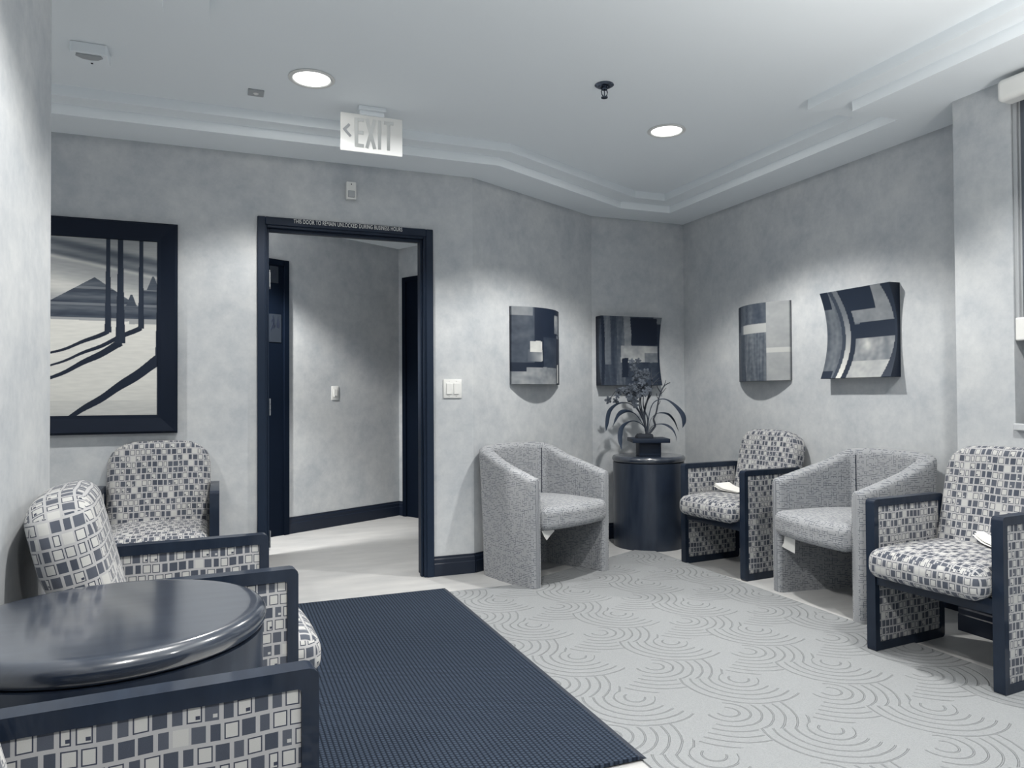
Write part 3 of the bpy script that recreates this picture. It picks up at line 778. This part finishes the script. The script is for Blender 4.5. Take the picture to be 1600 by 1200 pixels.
# ------------------------------------------------------------------ tub chairs
TW, TDp, SEAM = .665, .56, 17
def tub_path():
    """centre line of the shell from the left arm round the back to the right arm, local front = -y"""
    h = .034; hw = TW/2 - h; pts = []
    for i in range(13): pts.append((-hw + .035*(i/12)**2, .02 + .40*i/12))
    for i in range(1, 24):
        a = PI - PI*i/24; ca, sa = math.cos(a), math.sin(a)
        e = .78
        pts.append(((hw-.035)*math.copysign(abs(ca)**e, ca), .42 + (TDp-h-.42)*abs(sa)**e))
    for i in range(13): pts.append((hw - .035*(1-i/12)**2, .42 - .40*i/12))
    return pts
def tub_shell():
    P = tub_path(); n = len(P); bm = bmesh.new(); h = .034; rings = []
    L = [0]
    for a, b_ in zip(P, P[1:]): L.append(L[-1] + math.dist(a, b_))
    tot = L[-1]; uvd = {}
    def ring(p, nrm, hh, top, s, adv=(0, 0), fl=1):
        prof = []
        flare = .045*fl
        for z in (0, .15, .30, .45, top-.10, top-.04): prof.append((hh + flare*(z/.79)**1.5*.6, z))
        for k in range(1, 8):
            a = PI*k/8; prof.append((hh*math.cos(a) + flare*(top/.79)**1.5*.6*(.5+.5*math.cos(a)), top-.034 + .034*math.sin(a)))
        for z in (top-.04, top-.10, .45, .30, .15, 0): prof.append((-hh, z))
        return [bm.verts.new((p[0] + adv[0] + nrm[0]*u, p[1] + adv[1] + nrm[1]*u, z)) for u, z in prof]
    def nm(i):
        a, b_ = P[max(i-1, 0)], P[min(i+1, n-1)]; d = Vector((b_[0]-a[0], b_[1]-a[1])).normalized(); return Vector((-d.y, d.x)), d
    def topz(s):
        y = s                                                       # s = depth of the station
        t_ = min(1, y/.47); return .618 + .135*t_ + .04*max(0, (y-.30)/.26)**1.3
    for e in ((-1, 1), (0, 0), (1, 1)):
        pass
    nr, d = nm(0)
    for k in (0, 1, 2):
        a = PI/2*k/3; rings.append(ring(P[0], nr, h*(.45+.55*math.sin(a)), topz(P[0][1])-.010*(1-math.sin(a)), 0, tuple(-d*(.020*math.cos(a))), .2))
    for i in range(n):
        nr, d = nm(i); f_ = .2 + .8*min(1, P[i][1]/.45); rings.append(ring(P[i], nr, h, topz(P[i][1]), L[i], fl=f_))
    nr, d = nm(n-1)
    for k in (2, 1, 0):
        a = PI/2*k/3; rings.append(ring(P[-1], nr, h*(.45+.55*math.sin(a)), topz(P[-1][1])-.010*(1-math.sin(a)), tot, tuple(d*(.020*math.cos(a))), .2))
    for A_, B_ in zip(rings, rings[1:]):
        m = len(A_)
        for k in range(m): bm.faces.new((A_[k], A_[(k+1) % m], B_[(k+1) % m], B_[k]))
    bm.faces.new(rings[0]); bm.faces.new(rings[-1][::-1])
    # unrolled cloth coordinates
    uvl = bm.loops.layers.uv.verify(); idx = {}
    for ri, r_ in enumerate(rings):
        s = L[max(0, min(n-1, ri-3))] + (min(0, ri-3) + max(0, ri-3-(n-1)))*.01
        for k, v in enumerate(r_): idx[v] = (s, v.co.z if k < 9 else 1.6 - v.co.z)
    for f_ in bm.faces:
        for l in f_.loops: l[uvl].uv = idx[l.vert]
    return bm
def make_tub(label):
    t = thing('tub_chair', label, 'armchair', group='grey woven tub chairs')
    obj('shell', tub_shell(), M_dash, t, 60, uv=False)
    def f(c):
        x, y, z = c; u = x/.268; v = (y+.24)/.48
        if y > .02: x *= 1 - .16*((y-.02)/.22)**2.2
        if y < 0: y -= .035*(1-u*u)*(-y/.24); x *= 1 + .05*max(0, (-y-.20)/.06)
        if z > 0: z += .020*(1-u*u)*(1-(2*v-1)**2)
        return Vector((x, y, z))
    bm = rgrid(.266, .262, .066, .040, f, 14, 5); bmesh.ops.translate(bm, vec=(0, .232, .387), verts=bm.verts)
    obj('seat', bm, M_dash, t, 60)
    # seams where arms meet the back, inside
    P = tub_path(); n = len(P)
    for i in (SEAM, n-1-SEAM):
        d = Vector((P[i+1][0]-P[i-1][0], P[i+1][1]-P[i-1][1])).normalized(); q_ = Vector(P[i]) - Vector((-d.y, d.x))*.0335
        bm = tube(bmesh.new(), [(q_.x, q_.y, z_) for z_ in (.44, .60, .70, .745)], .0035, 6)
        obj('seam', bm, M_ink, t, 60)
    # white label hanging below the seat
    return t
tub = make_tub('grey woven tub chair standing between the doorway and the drum table')
tub.location = (1.935, 3.905, 0); tub.rotation_euler = (0, 0, D(21.5))
tub2 = dup(tub, (2.828, 2.958, 0), D(-94.5), 'grey woven tub chair on the right between two patterned armchairs')
def label_tag(parent, pts, y):
    bm = bmesh.new(); prism(bm, pts, y, y+.0015, 'y'); o = obj('care_label', bm, M_paper, parent); o['label'] = 'white label hanging below the seat'
label_tag(tub, [(-.255, .320), (-.165, .318), (-.150, .308), (-.185, .285), (-.215, .262), (-.235, .285)], .012)
label_tag(tub2, [(-.235, .322), (-.150, .322), (-.155, .235), (-.262, .252), (-.245, .275)], .012)

# ------------------------------------------------------------------ drum tables
def drum(name, label, x, y, r, h, dark=M_lam):
    t = thing(name, label, 'table', (x, y, 0))
    bm = lathe(bmesh.new(), [(0, .004), (r-.016, .004), (r-.007, .0), (r-.007, h-.048), (r-.02, h-.046), (0, h-.046)], 72); obj('drum_body', bm, M_lam, t, 40)
    e = .024; pr_ = [(0, h-.046)] + [(r-.020, h-.046)] + [(r-.020+.020*math.cos(a), h-.023+.023*math.sin(a)) for a in [-PI/2 + PI*k/10 for k in range(11)]] + [(r-.034, h+.0005), (0, h+.0005)]
    obj('tabletop', lathe(bmesh.new(), pr_, 96), M_top, t, 40)
    return t
drum('drum_table', 'round dark drum side table between two armchairs at lower left', -.198, 1.668, .291, .656)
drum('drum_table', 'round dark drum side table in the far corner holding the plant', 2.90, 4.625, .262, .65)

# ------------------------------------------------------------------ plant in its vase
px, py, pz = 2.885, 4.60, .651
VR = Vector((math.cos(yaw), -math.sin(yaw), 0)); VF = Vector((math.sin(yaw), math.cos(yaw), 0))
M_vase = mat('dark_ceramic', (.010, .018, .036), .45, .3)
M_leaf = mat('strap_leaf', (.022, .034, .058), .6, .25); M_twig = mat('bare_twig', (.03, .038, .055), .7)
M_petal = mat('grey_petals', (.075, .09, .115), .7, .3); M_soil = mat('soil', (.015, .02, .03), .9)
t = thing('flower_arrangement', 'dark square vase with arching leaves, orchid blooms and bare twigs on the corner drum table', 'plant', (px, py, pz), D(-21.65))
bm = B(-.078, .078, -.078, .078, 0, .105, r=.004); obj('vase', bm, M_vase, t, 40)
obj('vase_rim', B(-.132, .132, -.132, .132, .095, .124, r=.003), M_vase, t, 40)
bm = rgrid(.06, .06, .024, .02, lambda c: Vector((c.x*1.0, c.y*1.0, c.z + .006*math.sin(c.x*90)*math.cos(c.y*80))), 6, 4); bmesh.ops.translate(bm, vec=(-.03, 0, .128), verts=bm.verts); obj('moss', bm, M_soil, t, 60)
K = 1/217.0
def pp(x, y, d=0): return Vector(((x-1018)*K, d, .124 + (686-y)*K))
def smooth(pts, n=8):
    out = []; P = [pts[0]] + pts + [pts[-1]]
    for i in range(1, len(P)-2):
        for k in range(n):
            s = k/n; a, b_, c, d = P[i-1], P[i], P[i+1], P[i+2]
            out.append(.5*((2*b_) + (c-a)*s + (2*a-5*b_+4*c-d)*s*s + (3*b_-a-3*c+d)*s**3))
    return out + [pts[-1]]
def blade(pts, wmax, peak=.72, parent=t):
    C = smooth(pts, 7); n = len(C); bm = bmesh.new(); rows = []
    for i, p in enumerate(C):
        s = i/(n-1); tg = (C[min(i+1, n-1)]-C[max(i-1, 0)]).normalized()
        side = tg.cross(Vector((0, 1, 0))).normalized(); side = (side*.95 + Vector((0, .3, 0))).normalized()
        nr = tg.cross(side).normalized()
        wd = 1.5*wmax*(.16 + .84*math.exp(-((s-peak)/.20)**2)) * min(1, (1-s)/.10 + .05)
        rows.append([bm.verts.new(p - side*wd), bm.verts.new(p + nr*wd*.25), bm.verts.new(p + side*wd), bm.verts.new(p + nr*(wd*.25 + .0012))])
    for A_, B_ in zip(rows, rows[1:]):
        for a, b_ in ((0, 1), (1, 2), (2, 3), (3, 0)): bm.faces.new((A_[a], A_[b_], B_[b_], B_[a]))
    bm.faces.new(rows[0]); bm.faces.new(rows[-1][::-1])
    return obj('leaf', bm, M_leaf, parent, 70)
def Z(c, d0=0, d1=0):
    return [pp(900 + x/8, 550 + y/8, lerp(d0, d1, i/(len(c)-1))) for i, (x, y) in enumerate(c)]
blade(Z([(925, 1020), (880, 880), (800, 730), (700, 655), (600, 645), (510, 680), (440, 760), (410, 900), (395, 1000)], 0, -.08), .011, .78)
blade(Z([(920, 1010), (860, 900), (780, 795), (690, 750), (600, 752), (530, 800), (460, 930)], 0, -.16), .011, .72)
blade(Z([(925, 1020), (880, 940), (800, 885), (720, 870), (640, 895), (570, 960), (545, 1080), (558, 1215)], 0, -.2), .013, .78)
blade(Z([(935, 1020), (950, 760 + 60), (990, 670), (1060, 610), (1150, 605), (1250, 670), (1340, 780), (1360, 870), (1335, 960)], 0, -.10), .013, .80)
blade(Z([(940, 1010), (980, 860), (1050, 790), (1130, 775), (1220, 800), (1290, 880), (1330, 970), (1355, 1020)], 0, .06), .006, .6)
blade(Z([(940, 1020), (990, 940), (1060, 912), (1140, 920), (1210, 970), (1245, 1050), (1240, 1120)], 0, -.14), .006, .6)
def twig(pts, r0, r1, name='twig', d=0, mt=None):
    C = smooth(Z(pts, 0, d), 4); n = len(C)
    return tube(bmesh.new(), C, [lerp(r0, r1, i/(n-1)) for i in range(n)], 6)
def twigs(lst, d, name):
    bm = bmesh.new()
    for pts, r0, r1 in lst:
        b2 = twig(pts, r0, r1, d=d); m_ = bpy.data.meshes.new('x'); b2.to_mesh(m_); b2.free(); bm.from_mesh(m_); bpy.data.meshes.remove(m_)
    return obj(name, bm, M_twig, t, 60)
twigs([([(950, 1040), (1000, 980), (1030, 930), (1010, 850), (1040, 780), (1060, 680), (1075, 590), (1100, 510), (1150, 430), (1215, 395)], .009, .003),
       ([(1100, 510), (1060, 450), (1055, 400)], .004, .002), ([(1120, 480), (1150, 420), (1160, 365)], .004, .0015), ([(1075, 600), (1050, 560), (1040, 530)], .003, .0015), ([(1090, 545), (1130, 510), (1165, 460)], .003, .0015), ([(1060, 690), (1085, 650), (1090, 620)], .003, .0015)], -.03, 'branch')
twigs([([(930, 1040), (900, 880), (910, 720), (950, 600), (985, 500), (1000, 440), (1060, 375), (1105, 335)], .010, .003),
       ([(1005, 430), (1000, 360), (1060, 300), (1110, 255)], .006, .0015), ([(1000, 360), (995, 290), (1015, 205)], .005, .0015), ([(950, 600), (990, 550), (1010, 510)], .005, .002), ([(1050, 385), (1100, 370), (1140, 372)], .003, .0015)], .05, 'branch')
twigs([([(925, 1040), (900, 860), (860, 720), (850, 600), (870, 500), (880, 400), (850, 300), (780, 200)], .007, .002)], -.02, 'flower_stem')
twigs([([(920, 1040), (880, 860), (820, 740), (760, 680), (700, 600), (620, 520), (540, 480), (420, 640)], .007, .002)], -.09, 'flower_stem')
twigs([([(920, 1040), (890, 850), (840, 700), (845, 560)], .006, .003), ([(925, 1030), (940, 850), (890, 700), (890, 560)], .006, .003)], .01, 'flower_stem')
def bloom(x, y, s, d, par=t):
    """five-petalled orchid-like bloom, one mesh"""
    c = pp(900 + x/8, 550 + y/8, d); bm = bmesh.new(); ax = Vector((random.uniform(-.6, .6), -1, random.uniform(-.4, .5))).normalized()
    u = ax.cross(Vector((0, 0, 1))).normalized(); v = u.cross(ax); ro = random.random()*6
    for k in range(5):
        a = ro + 2*PI*k/5; r_ = (u*math.cos(a) + v*math.sin(a)); sd = ax.cross(r_)
        P = [c, c + r_*s*.35 + sd*s*.30 + ax*s*.15, c + r_*s*.75 + sd*s*.34 + ax*s*.16, c + r_*s*1.02 + sd*s*.10 - ax*s*.04, c + r_*s*1.02 - sd*s*.12 - ax*s*.04, c + r_*s*.75 - sd*s*.34 + ax*s*.16, c + r_*s*.35 - sd*s*.30 + ax*s*.15]
        m_ = len(P); q_ = [bm.verts.new(p) for p in P] + [bm.verts.new(p - ax*.0015) for p in P]
        bm.faces.new(q_[:m_]); bm.faces.new(q_[m_:][::-1])
        for i in range(m_): bm.faces.new((q_[i], q_[i+m_], q_[(i+1) % m_ + m_], q_[(i+1) % m_]))
    g = bmesh.ops.create_icosphere(bm, subdivisions=1, radius=s*.16); bmesh.ops.translate(bm, vec=c + ax*s*.12, verts=g['verts'])
    return obj('flower', bm, M_petal, par)
BL = [(730, 130, 7), (820, 120, 7), (740, 215, 9), (790, 250, 8), (870, 290, 11), (800, 330, 9), (910, 320, 9), (850, 390, 9), (790, 430, 8), (870, 450, 10), (920, 440, 8), (740, 460, 9), (680, 480, 8),
      (820, 510, 10), (880, 520, 9), (720, 530, 9), (620, 480, 7), (560, 485, 6), (650, 500, 6), (720, 590, 10), (760, 620, 9), (690, 580, 8), (540, 560, 6), (450, 610, 9), (530, 625, 8), (770, 680, 7), (580, 530, 6), (950, 480, 7), (780, 560, 8), (840, 460, 10), (770, 500, 9), (900, 260, 8), (850, 330, 10), (700, 450, 8), (900, 480, 9), (830, 550, 8), (760, 170, 6)]
for k, (x, y, s) in enumerate(BL): bloom(x, y, s*.0034, random.uniform(-.09, .05))

# ------------------------------------------------------------------ magazines on two seats
def booklet(name, loc, rz, wd, dp, lift, label, tilt=0):
    t = thing(name, label, 'magazine', loc, rz)
    for k in range(3):
        bm = bmesh.new(); n = 12; g = []
        for j in range(n+1):
            u = j/n; z = .001 + k*.0012 + lift*(max(0, u-.45)/.55)**2*(1+.3*k) + .006*math.sin(u*PI)*(k > 0)
            g.append([bm.verts.new((lerp(-wd/2, wd/2, u), y, z + h)) for h in (0, .0008) for y in (-dp/2 + .004*k, dp/2 - .006*k)])
        for A_, B_ in zip(g, g[1:]):
            for a, b_ in ((0, 1), (1, 3), (3, 2), (2, 0)): bm.faces.new((A_[a], A_[b_], B_[b_], B_[a]))
        bm.faces.new((g[0][0], g[0][1], g[0][3], g[0][2])); bm.faces.new((g[-1][0], g[-1][1], g[-1][3], g[-1][2]))
        obj('page', bm, M_paper, t, 40)
    bm = bmesh.new()
    for q in range(4): bx(bm, -wd*.36 + q*wd*.10, -wd*.30 + q*wd*.10, -dp*.36, dp*.30, .0175, .0180)
    return t
booklet('magazine', (3.05, 3.86, .474), D(98), .20, .15, .022, 'white curled magazine lying on the seat beside the drum table')
booklet('magazine', (2.93, 2.03, .474), D(60), .20, .15, .02, 'white folded leaflet lying on the seat at the right edge')

# ------------------------------------------------------------------ entrance mat
t = thing('floor_mat', 'large dark ribbed entrance mat lying in front of the doorway', 'mat', (0, 0, .0))
mx0, mx1, my0, my1 = .06, 1.168, 1.905, 3.975
obj('pile', B(mx0+.012, mx1-.014, my0, my1-.008, .0062, .0165), M_rug, t)
bm = bmesh.new()
prism(bm, [(mx1-.014, .0062), (mx1+.012, .0062), (mx1-.008, .0155), (mx1-.014, .0155)], my0, my1, 'y'); prism(bm, [(mx0+.012, .0062), (mx0-.012, .0062), (mx0+.006, .0155), (mx0+.012, .0155)], my0, my1, 'y')
prism(bm, [(my1-.008, .0062), (my1+.014, .0062), (my1, .015), (my1-.008, .015)], mx0, mx1, 'x')
obj('edge_strip', bm, M_rubber, t)
